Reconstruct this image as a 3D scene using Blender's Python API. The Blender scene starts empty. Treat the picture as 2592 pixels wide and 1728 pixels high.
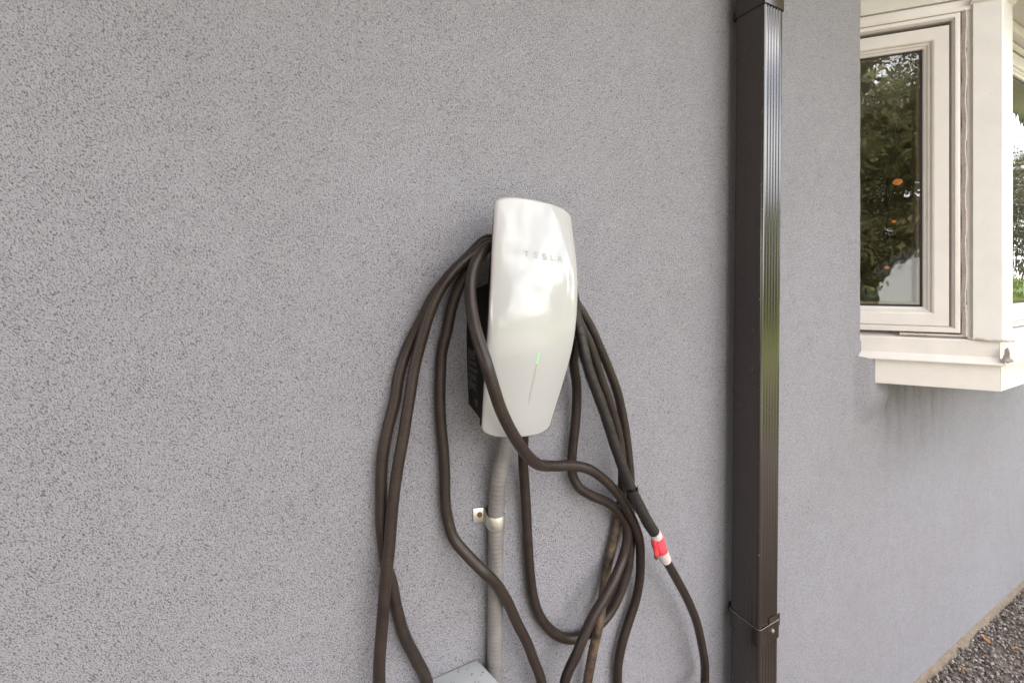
import bpy, bmesh, math, random
from mathutils import Vector, Matrix

# ---------------------------------------------------------------- scene, camera, light
scene = bpy.context.scene
C = scene.collection
CAM_H = 1.38           # eye height above the ground
CAM_D = 0.665          # distance of the camera from the stucco wall (the wall is the plane y = 0)
cam_data = bpy.data.cameras.new('camera')
cam = bpy.data.objects.new('camera', cam_data)
C.objects.link(cam)
cam.location = (0.0, -CAM_D, CAM_H)
cam.rotation_euler = (math.radians(90), 0, math.radians(-27.2))
cam_data.sensor_width = 36.0
cam_data.lens = 36.0 * 1090.0 / 2592.0
cam_data.shift_y = -164.0 / 2592.0
cam_data.clip_start = 0.02
cam_data.clip_end = 2000
scene.camera = cam

SUN_EL, SUN_AZ = 52.0, 25.0        # sun stands behind the house: azimuth from +y towards +x
world = bpy.data.worlds.new('World')
scene.world = world
world.use_nodes = True
wn, wl = world.node_tree.nodes, world.node_tree.links
bg = wn['Background']
sky = wn.new('ShaderNodeTexSky')
sky.sky_type = 'NISHITA'
sky.sun_disc = False
sky.sun_elevation = math.radians(SUN_EL)
sky.sun_rotation = math.radians(SUN_AZ)
sky.air_density = 1.0
sky.dust_density = 2.0
sky.ozone_density = 1.0
# broken white cloud, the same all over the sky
tcw = wn.new('ShaderNodeTexCoord')
cn = wn.new('ShaderNodeTexNoise'); cn.inputs['Scale'].default_value = 2.6; cn.inputs['Detail'].default_value = 7
cn.inputs['Roughness'].default_value = 0.55
cmap = wn.new('ShaderNodeMapping'); cmap.inputs['Scale'].default_value = (1, 1, 2.6)
wl.new(tcw.outputs['Generated'], cmap.inputs['Vector'])
wl.new(cmap.outputs['Vector'], cn.inputs['Vector'])
cr = wn.new('ShaderNodeValToRGB')
cr.color_ramp.elements[0].position = 0.40; cr.color_ramp.elements[0].color = (0.15, 0.15, 0.15, 1)
cr.color_ramp.elements[1].position = 0.62; cr.color_ramp.elements[1].color = (0.85, 0.85, 0.85, 1)
wl.new(cn.outputs['Fac'], cr.inputs['Fac'])
cmix = wn.new('ShaderNodeMixRGB'); cmix.inputs['Color2'].default_value = (18.0, 17.4, 16.8, 1)
wl.new(cr.outputs['Color'], cmix.inputs['Fac'])
wl.new(sky.outputs['Color'], cmix.inputs['Color1'])
wl.new(cmix.outputs['Color'], bg.inputs['Color'])
bg.inputs['Strength'].default_value = 0.10

sun_data = bpy.data.lights.new('sun', 'SUN')
sun_data.energy = 4.0
sun_data.angle = math.radians(0.53)
sun_data.color = (1.0, 0.95, 0.88)
sun = bpy.data.objects.new('sun', sun_data)
C.objects.link(sun)
_sd = Vector((math.sin(math.radians(SUN_AZ)) * math.cos(math.radians(SUN_EL)),
              math.cos(math.radians(SUN_AZ)) * math.cos(math.radians(SUN_EL)),
              math.sin(math.radians(SUN_EL))))
sun.rotation_euler = _sd.to_track_quat('Z', 'Y').to_euler()
sun.location = (5, 10, 15)

scene.view_settings.view_transform = 'Standard'
scene.view_settings.look = 'None'
scene.view_settings.gamma = 1.0
scene.view_settings.use_curve_mapping = False
scene.view_settings.exposure = 2.42
scene.render.engine = 'CYCLES'

rnd = random.Random(7)

# ---------------------------------------------------------------- helpers
def link(o, parent=None):
    C.objects.link(o)
    if parent is not None:
        o.parent = parent
    return o

def world_loc(o):
    v = Vector((0, 0, 0))
    while o is not None:
        v += o.location
        o = o.parent
    return v

def thing(name, label, cat, loc, group=None):
    o = bpy.data.objects.new(name, None)
    o.empty_display_size = 0.05
    o.location = loc
    o['label'] = label; o['category'] = cat
    if group: o['group'] = group
    C.objects.link(o)
    return o

def obj(name, verts, faces, m, parent=None, smooth=False, kind=None, label=None, cat=None, group=None, bevel=0, loc=None, auto=None):
    """verts are in world coordinates; they are stored relative to the parent chain (or to loc)"""
    base = world_loc(parent) if parent is not None else Vector(loc or (0, 0, 0))
    me = bpy.data.meshes.new(name)
    me.from_pydata([Vector(v) - base for v in verts], [], faces)
    bm = bmesh.new(); bm.from_mesh(me)
    bmesh.ops.remove_doubles(bm, verts=bm.verts, dist=1e-6)
    bmesh.ops.recalc_face_normals(bm, faces=bm.faces)
    if bevel:
        es = [e for e in bm.edges if len(e.link_faces) == 2 and e.calc_face_angle(0) > 0.6]
        bmesh.ops.bevel(bm, geom=es, offset=bevel, segments=2, profile=0.5, affect='EDGES', clamp_overlap=True)
    bm.to_mesh(me); bm.free()
    if isinstance(m, (list, tuple)):
        for q in m: me.materials.append(q)
    else:
        me.materials.append(m)
    if smooth or bevel:
        me.polygons.foreach_set('use_smooth', [True] * len(me.polygons))
        me.set_sharp_from_angle(angle=math.radians(auto if auto else 40))
    o = bpy.data.objects.new(name, me)
    if parent is None and loc: o.location = loc
    link(o, parent)
    if kind: o['kind'] = kind
    if label: o['label'] = label
    if cat: o['category'] = cat
    if group: o['group'] = group
    return o

def box(x0, x1, y0, y1, z0, z1):
    v = [(x0,y0,z0),(x1,y0,z0),(x1,y1,z0),(x0,y1,z0),(x0,y0,z1),(x1,y0,z1),(x1,y1,z1),(x0,y1,z1)]
    f = [(0,3,2,1),(4,5,6,7),(0,1,5,4),(1,2,6,5),(2,3,7,6),(3,0,4,7)]
    return v, f

class MB:
    def __init__(s): s.v = []; s.f = []
    def add(s, vf):
        n = len(s.v); s.v += [tuple(q) for q in vf[0]]; s.f += [tuple(i + n for i in g) for g in vf[1]]
        return s

def catmull(pts, sub=6):
    P = [Vector(p) for p in pts]
    P = [P[0] * 2 - P[1]] + P + [P[-1] * 2 - P[-2]]
    out = []
    for i in range(1, len(P) - 2):
        p0, p1, p2, p3 = P[i-1], P[i], P[i+1], P[i+2]
        d1 = max((p1-p0).length, 1e-5) ** .5; d2 = max((p2-p1).length, 1e-5) ** .5; d3 = max((p3-p2).length, 1e-5) ** .5
        m1 = (p1-p0)/d1 - (p2-p0)/(d1+d2) + (p2-p1)/d2
        m2 = (p2-p1)/d2 - (p3-p1)/(d2+d3) + (p3-p2)/d3
        m1 *= d2; m2 *= d2
        for k in range(sub):
            t = k / sub
            out.append((2*t**3-3*t*t+1)*p1 + (t**3-2*t*t+t)*m1 + (-2*t**3+3*t*t)*p2 + (t**3-t*t)*m2)
    out.append(P[-2].copy())
    return out

def sweep(path, rad, seg=14, caps=True):
    """tube along a path of Vectors; rad is a number or a function of (index, angle)"""
    n = len(path); T = []
    for i in range(n):
        T.append((path[min(i+1, n-1)] - path[max(i-1, 0)]).normalized())
    up = Vector((0, 1, 0)) if abs(T[0].y) < .9 else Vector((1, 0, 0))
    N = (up - T[0] * up.dot(T[0])).normalized()
    v = []; f = []
    for i in range(n):
        if i:
            N = (N - T[i] * N.dot(T[i]))
            N = N.normalized()
        B = T[i].cross(N)
        for k in range(seg):
            a = 2 * math.pi * k / seg
            r = rad(i, a) if callable(rad) else rad
            v.append(path[i] + N * (r * math.cos(a)) + B * (r * math.sin(a)))
        if i:
            for k in range(seg):
                f.append(((i-1)*seg+k, (i-1)*seg+(k+1) % seg, i*seg+(k+1) % seg, i*seg+k))
    if caps:
        f.append(tuple(range(seg))); f.append(tuple((n-1)*seg + k for k in range(seg)))
    return v, f

def W(p):            # (along wall, out of wall, height) -> world
    return Vector((p[0], -p[1], p[2]))

# ---------------------------------------------------------------- materials
def mat(name, col=(.5,.5,.5), rough=.6, metal=0.0, spec=.5, coat=0.0):
    m = bpy.data.materials.new(name); m.use_nodes = True
    b = m.node_tree.nodes['Principled BSDF']
    b.inputs['Base Color'].default_value = (*col, 1)
    b.inputs['Roughness'].default_value = rough
    b.inputs['Metallic'].default_value = metal
    b.inputs['Specular IOR Level'].default_value = spec
    b.inputs['Coat Weight'].default_value = coat
    b.inputs['Coat Roughness'].default_value = .07
    return m

def nd(m, t, **kw):
    n = m.node_tree.nodes.new(t)
    for k, v in kw.items(): setattr(n, k, v)
    return n

def lk(m, a, b): m.node_tree.links.new(a, b)

def noise(m, scale, detail=3, rough=.5, vec=None, stretch=None):
    n = nd(m, 'ShaderNodeTexNoise')
    n.inputs['Scale'].default_value = scale; n.inputs['Detail'].default_value = detail; n.inputs['Roughness'].default_value = rough
    if vec is None:
        vec = nd(m, 'ShaderNodeTexCoord').outputs['Object']
    if stretch:
        mp = nd(m, 'ShaderNodeMapping'); mp.inputs['Scale'].default_value = stretch
        lk(m, vec, mp.inputs['Vector']); vec = mp.outputs['Vector']
    lk(m, vec, n.inputs['Vector'])
    return n.outputs['Fac']

def ramp(m, fac, stops):
    r = nd(m, 'ShaderNodeValToRGB')
    e = r.color_ramp.elements
    while len(e) > 1: e.remove(e[-1])
    e[0].position = stops[0][0]; e[0].color = (*stops[0][1], 1)
    for p, c in stops[1:]:
        q = e.new(p); q.color = (*c, 1)
    lk(m, fac, r.inputs['Fac'])
    return r.outputs['Color']

def mix(m, fac, a, b, mode='MIX'):
    n = nd(m, 'ShaderNodeMixRGB', blend_type=mode)
    if isinstance(fac, (int, float)): n.inputs['Fac'].default_value = fac
    else: lk(m, fac, n.inputs['Fac'])
    for s, q in (('Color1', a), ('Color2', b)):
        if isinstance(q, tuple): n.inputs[s].default_value = (*q, 1)
        else: lk(m, q, n.inputs[s])
    return n.outputs['Color']

def math_(m, op, a, b=None):
    n = nd(m, 'ShaderNodeMath', operation=op)
    for i, q in enumerate((a, b)):
        if q is None: continue
        if isinstance(q, (int, float)): n.inputs[i].default_value = q
        else: lk(m, q, n.inputs[i])
    return n.outputs[0]

def bump(m, h, strength, dist):
    b = nd(m, 'ShaderNodeBump'); b.inputs['Strength'].default_value = strength; b.inputs['Distance'].default_value = dist
    lk(m, h, b.inputs['Height'])
    lk(m, b.outputs['Normal'], m.node_tree.nodes['Principled BSDF'].inputs['Normal'])
    return b

def base(m): return m.node_tree.nodes['Principled BSDF'].inputs['Base Color']
def rgh(m): return m.node_tree.nodes['Principled BSDF'].inputs['Roughness']

def stucco_material():
    m = mat('grey_stucco', (.36,.35,.355), .92, spec=.25)
    co = nd(m, 'ShaderNodeTexCoord').outputs['Object']
    rot = nd(m, 'ShaderNodeMapping'); rot.inputs['Rotation'].default_value = (.12, .62, .10); lk(m, co, rot.inputs['Vector'])
    rv = rot.outputs['Vector']
    # dashed, slightly directional trowelled relief
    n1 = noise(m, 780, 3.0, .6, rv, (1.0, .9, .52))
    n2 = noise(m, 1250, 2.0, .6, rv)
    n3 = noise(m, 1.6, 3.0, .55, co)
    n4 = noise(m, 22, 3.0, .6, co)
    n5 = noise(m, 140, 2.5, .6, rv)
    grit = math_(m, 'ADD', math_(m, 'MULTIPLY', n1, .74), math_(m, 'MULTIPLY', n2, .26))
    # the dark hollows lie denser in some trowel sweeps than in others
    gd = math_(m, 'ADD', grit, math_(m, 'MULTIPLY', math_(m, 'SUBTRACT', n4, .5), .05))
    pit_shade = ramp(m, gd, [(.0, (.106,.099,.103)), (.40, (.117,.110,.114)), (.475, (.338,.325,.349)), (.60, (.378,.364,.390)), (.72, (.48,.464,.49))])  # shade painted dark into the low spots of the bump noise
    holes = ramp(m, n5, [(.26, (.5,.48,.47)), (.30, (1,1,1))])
    pit_shade = mix(m, 1.0, pit_shade, holes, 'MULTIPLY')
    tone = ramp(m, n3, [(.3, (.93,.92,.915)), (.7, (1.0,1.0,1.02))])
    c = mix(m, 1.0, pit_shade, tone, 'MULTIPLY')
    # runoff dirt and painted-in shade under the bay sill: vertical streaks that fade downwards
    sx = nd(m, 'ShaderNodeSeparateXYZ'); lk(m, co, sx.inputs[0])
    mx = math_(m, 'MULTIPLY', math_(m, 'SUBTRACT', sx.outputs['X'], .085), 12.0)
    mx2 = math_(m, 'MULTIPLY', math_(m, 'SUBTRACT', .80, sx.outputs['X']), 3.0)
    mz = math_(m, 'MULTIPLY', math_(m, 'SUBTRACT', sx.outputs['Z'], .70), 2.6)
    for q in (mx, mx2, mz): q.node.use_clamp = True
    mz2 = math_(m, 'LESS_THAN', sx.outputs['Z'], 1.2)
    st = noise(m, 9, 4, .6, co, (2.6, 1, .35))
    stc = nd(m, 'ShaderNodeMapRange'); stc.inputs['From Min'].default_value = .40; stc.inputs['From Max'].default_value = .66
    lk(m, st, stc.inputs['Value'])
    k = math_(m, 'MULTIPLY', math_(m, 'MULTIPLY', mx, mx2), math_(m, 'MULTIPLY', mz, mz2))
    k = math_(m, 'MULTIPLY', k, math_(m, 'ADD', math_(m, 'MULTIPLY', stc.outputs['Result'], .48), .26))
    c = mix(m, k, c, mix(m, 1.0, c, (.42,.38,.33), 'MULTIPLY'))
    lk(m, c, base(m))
    hgt = math_(m, 'ADD', grit, math_(m, 'MULTIPLY', noise(m, 11, 3, .5, rv), .9))
    bump(m, hgt, 1.0, .0058)
    return m

M = {}
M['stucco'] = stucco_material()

def cream_material(name, col, seed):
    m = mat(name, col, .38, spec=.45)
    co = nd(m, 'ShaderNodeTexCoord').outputs['Object']
    n = noise(m, 14 + seed, 4, .6, co)
    d = noise(m, 150, 2, .5, co)
    c = ramp(m, n, [(.3, tuple(q*.93 for q in col)), (.6, col)])
    sp = ramp(m, d, [(.20, (.35,.27,.22)), (.245, (1,1,1))])
    lk(m, mix(m, 1.0, c, sp, 'MULTIPLY'), base(m))
    return m

M['vinyl'] = cream_material('cream_vinyl', (.63,.58,.55), 0)
M['clad'] = cream_material('cream_metal_cladding', (.61,.575,.55), 3)
M['sill'] = cream_material('cream_sill_metal', (.63,.58,.545), 6)
M['soffit'] = cream_material('cream_soffit_board', (.58,.54,.50), 9)
M['gasket'] = mat('black_rubber_gasket', (.012,.011,.013), .6)
M['caulk'] = mat('old_brown_caulk', (.36,.26,.22), .75)
_n = noise(M['caulk'], 60, 4); lk(M['caulk'], ramp(M['caulk'], _n, [(.3,(.44,.37,.34)),(.6,(.55,.49,.46))]), base(M['caulk'])); bump(M['caulk'], _n, .6, .003)
M['spacer'] = mat('bronze_spacer', (.36,.28,.22), .35, metal=.6)

def rubber_material():
    m = mat('brown_black_rubber', (.045,.034,.031), .42, spec=.28)
    at = nd(m, 'ShaderNodeAttribute', attribute_name='mud')
    co = nd(m, 'ShaderNodeTexCoord').outputs['Object']
    n = noise(m, 55, 5, .65, co)
    n2 = noise(m, 420, 2, .5, co)
    c = ramp(m, noise(m, 12, 3, .5, co), [(.3,(.017,.0110,.0095)),(.7,(.026,.0170,.0145))])
    c = mix(m, ramp(m, n2, [(.66,(0,0,0)),(.74,(.40,.40,.40))]), c, (.20,.17,.15))
    k = math_(m, 'MULTIPLY', at.outputs['Fac'], 1.0)
    kk = nd(m, 'ShaderNodeMapRange'); kk.inputs['From Min'].default_value = .36; kk.inputs['From Max'].default_value = .66
    lk(m, n, kk.inputs['Value'])
    lk(m, mix(m, math_(m, 'MULTIPLY', k, kk.outputs['Result']), c, (.15,.10,.068)), base(m))
    lk(m, ramp(m, n, [(.3,(.30,.30,.30)),(.7,(.42,.42,.42))]), rgh(m))
    bump(m, noise(m, 160, 2, .5, co), .10, .002)
    return m
M['rubber'] = rubber_material()
M['tape'] = mat('black_vinyl_tape', (.0145,.0110,.0115), .34)
bump(M['tape'], noise(M['tape'], 120, 3), .35, .002)
M['redtape'] = mat('red_printed_tape', (.62,.035,.05), .40)
_n = noise(M['redtape'], 70, 3); lk(M['redtape'], ramp(M['redtape'], _n, [(.35,(.66,.03,.05)),(.7,(.72,.12,.14))]), base(M['redtape']))
bump(M['redtape'], noise(M['redtape'], 90, 2), .4, .004)
M['whitetape'] = mat('pinkish_white_tape', (.52,.43,.43), .42)
bump(M['whitetape'], noise(M['whitetape'], 90, 2), .4, .004)

def brown_metal():
    m = mat('dark_brown_aluminium', (.036,.026,.023), .26, spec=.85)
    co = nd(m, 'ShaderNodeTexCoord').outputs['Object']
    d = noise(m, 210, 1, .5, co)
    lk(m, mix(m, ramp(m, d, [(.775,(0,0,0)),(.80,(.7,.7,.7))]), ramp(m, noise(m, 5, 4, .5, co, (1,1,.4)), [(.3,(.018,.0112,.0086)),(.7,(.025,.0155,.0118))]), (.35,.33,.31)), base(m))
    lk(m, ramp(m, noise(m, 7, 4, .6, co, (1,1,.5)), [(.3,(.13,.13,.13)),(.7,(.22,.22,.22))]), rgh(m))
    return m
M['brown'] = brown_metal()
M['screw'] = mat('weathered_steel', (.30,.26,.22), .45, metal=.8)
M['zinc'] = mat('galvanised_steel', (.66,.63,.58), .34, metal=.85)
_n = noise(M['zinc'], 45, 4); lk(M['zinc'], ramp(M['zinc'], _n, [(.3,(.50,.45,.38)),(.65,(.74,.71,.66))]), base(M['zinc']))
M['rust'] = mat('rusty_screw', (.14,.075,.04), .75, metal=.3)
M['conduit'] = mat('grey_conduit_plastic', (.34,.325,.315), .42)
lk(M['conduit'], ramp(M['conduit'], noise(M['conduit'], 30, 3), [(.3,(.145,.131,.127)),(.7,(.19,.173,.166))]), base(M['conduit']))
def box_paint():
    m = mat('grey_green_box_paint', (.50,.53,.52), .42)
    co = nd(m, 'ShaderNodeTexCoord').outputs['Object']
    d = noise(m, 190, 2, .55, co)
    c = ramp(m, noise(m, 18, 3, .5, co), [(.3,(.36,.372,.376)),(.7,(.42,.428,.436))])
    lk(m, mix(m, ramp(m, d, [(.655,(0,0,0)),(.69,(.85,.85,.85))]), c, (.16,.11,.08)), base(m))
    return m
M['box'] = box_paint()

# charger
M['glass_white'] = mat('white_backed_glass', (.367,.356,.348), .40, spec=.3, coat=1.0)
M['rim'] = mat('clear_glass_edge', (.45,.41,.41), .12, spec=.6, coat=1.0)
M['housing'] = mat('black_brown_plastic', (.005,.004,.0038), .5, spec=.12)
bump(M['housing'], noise(M['housing'], 900, 2), .25, .001)
M['print'] = mat('grey_letter_print', (.21,.205,.20), .5)
M['labelprint'] = mat('pale_label_print', (.13,.12,.118), .6)
M['led'] = mat('green_status_light', (.1,.8,.2), .4)
_b = M['led'].node_tree.nodes['Principled BSDF']; _b.inputs['Emission Color'].default_value = (.10,1.0,.18,1); _b.inputs['Emission Strength'].default_value = .17
M['groove'] = mat('light_bar_groove', (.29,.28,.27), .3, coat=1.0)

def pane_material():
    m = bpy.data.materials.new('window_glass'); m.use_nodes = True
    nt = m.node_tree; nt.nodes.clear()
    o = nt.nodes.new('ShaderNodeOutputMaterial'); mx = nt.nodes.new('ShaderNodeMixShader')
    tr = nt.nodes.new('ShaderNodeBsdfTransparent'); tr.inputs['Color'].default_value = (.80,.82,.80,1)
    gl = nt.nodes.new('ShaderNodeBsdfGlossy'); gl.inputs['Roughness'].default_value = 0.0; gl.inputs['Color'].default_value = (1,1,1,1)
    fr = nt.nodes.new('ShaderNodeFresnel'); fr.inputs['IOR'].default_value = 1.9
    # float-glass waviness
    tc = nt.nodes.new('ShaderNodeTexCoord'); nz = nt.nodes.new('ShaderNodeTexNoise'); nz.inputs['Scale'].default_value = 16; nz.inputs['Detail'].default_value = 2
    bp = nt.nodes.new('ShaderNodeBump'); bp.inputs['Strength'].default_value = .05; bp.inputs['Distance'].default_value = .01
    nt.links.new(tc.outputs['Object'], nz.inputs['Vector']); nt.links.new(nz.outputs['Fac'], bp.inputs['Height']); nt.links.new(bp.outputs['Normal'], gl.inputs['Normal'])
    nt.links.new(fr.outputs[0], mx.inputs[0]); nt.links.new(tr.outputs[0], mx.inputs[1]); nt.links.new(gl.outputs[0], mx.inputs[2])
    nt.links.new(mx.outputs[0], o.inputs['Surface'])
    return m
M['pane'] = pane_material()
M['room'] = mat('dim_interior_paint', (.55,.46,.37), .8)
M['lamp'] = mat('warm_lamp_globe', (.5,.25,.1), .5)
_b = M['lamp'].node_tree.nodes['Principled BSDF']; _b.inputs['Emission Color'].default_value = (1,.30,.06,1); _b.inputs['Emission Strength'].default_value = .13
M['cord'] = mat('lamp_cord', (.02,.02,.02), .6)

# ground
def ground_mat(name, a, b, scale, rough=.9, bstr=.4, bd=.02, scale2=None):
    m = mat(name, a, rough, spec=.2)
    n = noise(m, scale, 6, .65)
    c = ramp(m, n, [(.32, a), (.68, b)])
    if scale2:
        c = mix(m, .6, c, ramp(m, noise(m, scale2, 4, .6), [(.3, tuple(q*.6 for q in a)), (.7, b)]))
    lk(m, c, base(m))
    bump(m, n, bstr, bd)
    return m
M['lawn'] = ground_mat('lawn_grass', (.07,.105,.018), (.15,.185,.040), 3.0, scale2=60)
M['drive'] = ground_mat('driveway_concrete', (.22,.20,.17), (.32,.29,.25), 1.2, scale2=40)
M['soil'] = ground_mat('gravel_bed', (.12,.095,.08), (.28,.235,.20), 90, scale2=240)
M['foundation'] = ground_mat('beige_parging', (.15,.118,.09), (.27,.22,.17), 40, bstr=.6, bd=.004, scale2=160)

# ---------------------------------------------------------------- the setting: ground
def sheet(name, x0, x1, y0, y1, z, m):
    return obj(name, [(x0,y0,z),(x1,y0,z),(x1,y1,z),(x0,y1,z)], [(0,1,2,3)], m, kind='structure')
sheet('lawn', -400, 400, -400, 400, -.012, M['lawn'])
sheet('driveway', -30, 3.6, -9.0, -1.1, -.006, M['drive'])
sheet('gravel_bed', -12, 9, -1.1, .02, 0.0, M['soil'])

# ---------------------------------------------------------------- the house
house = thing('house', 'grey stucco house wall filling the picture, with a cream bay window at the right', 'house', (1.5, .1, 0))
XO = 1.5085                                     # left edge of the bay opening
ZS, ZT = 1.19, 2.52                             # opening bottom / top
XR = 3.25                                       # right edge of the bay opening
WT = 2.72
XL, XE = -9.0, 8.0
def rough_edge_wall():
    v = []; f = []
    def quad(x0, x1, z0, z1):
        n = len(v); v.extend([(x0,0,z0),(x1,0,z0),(x1,0,z1),(x0,0,z1)]); f.append((n,n+1,n+2,n+3))
    quad(XL, XO, .03, ZS); quad(XO, XR, .03, ZS); quad(XR, XE, .03, ZS)
    # the left jamb edge is a hand-trowelled corner: many small steps
    r = random.Random(3); n0 = len(v); N = 60
    zs = [ZS + (ZT-ZS)*i/N for i in range(N+1)]
    ex = [XO + (r.uniform(-.0012,.0012) if 0 < i < N else 0) for i in range(N+1)]
    for i in range(N+1):
        v.append((XL,0,zs[i])); v.append((ex[i]-.004,0,zs[i])); v.append((ex[i],.004,zs[i])); v.append((ex[i],.24,zs[i]))
    for i in range(N):
        a = n0+4*i
        for k in range(3): f.append((a+k, a+k+1, a+k+5, a+k+4))
    quad(XR, XE, ZS, ZT)
    quad(XL, XO, ZT, WT); quad(XO, XR, ZT, WT); quad(XR, XE, ZT, WT)
    n = len(v)   # reveals
    v.extend([(XR,0,ZS),(XR,.24,ZS),(XR,.24,ZT),(XR,0,ZT)]); f.append((n,n+1,n+2,n+3))
    n = len(v); v.extend([(XO,0,ZS),(XR,0,ZS),(XR,.24,ZS),(XO,.24,ZS)]); f.append((n,n+1,n+2,n+3))
    n = len(v); v.extend([(XO,0,ZT),(XR,0,ZT),(XR,.24,ZT),(XO,.24,ZT)]); f.append((n,n+1,n+2,n+3))
    # ends, back and underside of the wall
    n = len(v); v.extend([(XL,0,.03),(XL,6,.03),(XL,6,WT),(XL,0,WT)]); f.append((n,n+1,n+2,n+3))
    n = len(v); v.extend([(XE,0,.03),(XE,6,.03),(XE,6,WT),(XE,0,WT)]); f.append((n,n+1,n+2,n+3))
    n = len(v); v.extend([(XL,6,.03),(XE,6,.03),(XE,6,WT),(XL,6,WT)]); f.append((n,n+1,n+2,n+3))
    n = len(v); v.extend([(XL,0,.03),(XE,0,.03),(XE,.2,.03),(XL,.2,.03)]); f.append((n,n+1,n+2,n+3))
    return v, f
v, f = rough_edge_wall()
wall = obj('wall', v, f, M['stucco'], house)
# lump of stucco left standing where the sill was cut in
def stucco_lump():
    r = random.Random(11)
    top = [(1.44,1.150),(1.5085,1.1415),(1.530,1.140),(1.548,1.135),(1.566,1.128),(1.574,1.112),(1.580,1.094),(1.592,1.078),(1.600,1.060),(1.612,1.040),(1.632,1.00),(1.65,.96)]
    NX, NZ = 56, 34
    def ztop(x):
        for k in range(len(top)-1):
            if x <= top[k+1][0]:
                a, c = top[k], top[k+1]; return a[1] + (c[1]-a[1])*(x-a[0])/(c[0]-a[0])
        return top[-1][1]
    def ss(t): t = min(max(t,0),1); return t*t*(3-2*t)
    v = []; f = []
    for i in range(NX+1):
        x = 1.44 + .21*i/NX; zt = ztop(x) + r.uniform(-.0018,.0018)
        for k in range(NZ+1):
            z = .92 + (zt-.92)*k/NZ
            h = .0265*ss((x-1.455)/.07)*ss((z-.93)/.10)*ss((1.66-x)/.05)
            v.append((x + r.uniform(-.0008,.0008), -(h-.0006), z))
    for i in range(NX):
        for k in range(NZ):
            a = i*(NZ+1)+k; f.append((a, a+NZ+1, a+NZ+2, a+1))
    n = len(v)                                    # broken upper edge, back to the wall
    for i in range(NX+1):
        q = v[i*(NZ+1)+NZ]; v.append((q[0], .004, q[2]+.002))
    for i in range(NX):
        f.append((i*(NZ+1)+NZ, (i+1)*(NZ+1)+NZ, n+i+1, n+i))
    return v, f
v, f = stucco_lump()
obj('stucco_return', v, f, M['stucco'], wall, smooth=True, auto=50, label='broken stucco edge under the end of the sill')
# parged foundation strip at the foot of the wall
def foundation():
    r = random.Random(5); v = []; f = []; N = 260
    for i in range(N+1):
        x = XL + (XE-XL)*i/N
        if 1.5 < x < 4: pass
        top = .013 + r.uniform(-.006,.006)
        out = .004 + r.uniform(-.003,.007)
        v += [(x, .01, top+.012), (x, -out*.5, top), (x, -out-.010, .004), (x, -out-.012, -.02)]
    for i in range(N):
        for k in range(3): a = 4*i+k; f.append((a, a+1, a+5, a+4))
    return v, f
v, f = foundation()
obj('foundation', v, f, M['foundation'], house, smooth=True)
# roof with its eave
M['shingle'] = mat('dark_roof_shingle', (.05,.047,.045), .9)
M['fascia'] = mat('brown_fascia_metal', (.04,.03,.027), .4)
EO = .92
v = [(XL-.5,-EO,WT+.16),(XE+.5,-EO,WT+.16),(XE+.5,6.5,WT+.16),(XL-.5,6.5,WT+.16),(XL-.5,3,WT+1.9),(XE+.5,3,WT+1.9)]
f = [(0,1,5,4),(2,3,4,5),(0,4,3),(1,2,5)]
roof = obj('roof', v, f, M['shingle'], house)
v, f = box(XL-.5, XE+.5, -EO, 6.5, WT, WT+.012); obj('eave_soffit', v, f, M['soffit'], roof)
v, f = box(XL-.5, XE+.5, -EO-.02, -EO-.001, WT-.01, WT+.165); obj('fascia_board', v, f, M['fascia'], roof)

# ---------------------------------------------------------------- bay window (a part of the house)
PH = math.radians(42); EX, EOU = math.sin(PH), math.cos(PH)
X0 = 1.50
def FA(q, n, z):      # q along the angled facet, n proud of it, z height
    return Vector((X0 + q*EX - n*EOU, -(q*EOU + n*EX), z))
QC = .319
PCX, PCO = X0 + QC*EX, QC*EOU         # outer corner of the post, on the facet
def FB(q, n, z):      # front facet, parallel to the wall; q measured from the corner
    return Vector((PCX + q, -(PCO + n), z))
def fbox(F, q0, q1, n0, n1, z0, z1):
    v, f = box(q0, q1, n0, n1, z0, z1)
    return [F(*p) for p in v], f
def frame_ring(F, q0, q1, z0, z1, prof):
    """mitred rectangular ring; prof = [(inset, n), ...] from outside to inside"""
    v = []; f = []; n = len(prof)
    for s, d in prof:
        v += [F(q0+s, d, z0+s), F(q1-s, d, z0+s), F(q1-s, d, z1-s), F(q0+s, d, z1-s)]
    for i in range(n-1):
        for k in range(4):
            f.append((4*i+k, 4*i+(k+1) % 4, 4*(i+1)+(k+1) % 4, 4*(i+1)+k))
    return v, f
FZ0, FZ1 = 1.222, 2.119
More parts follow.
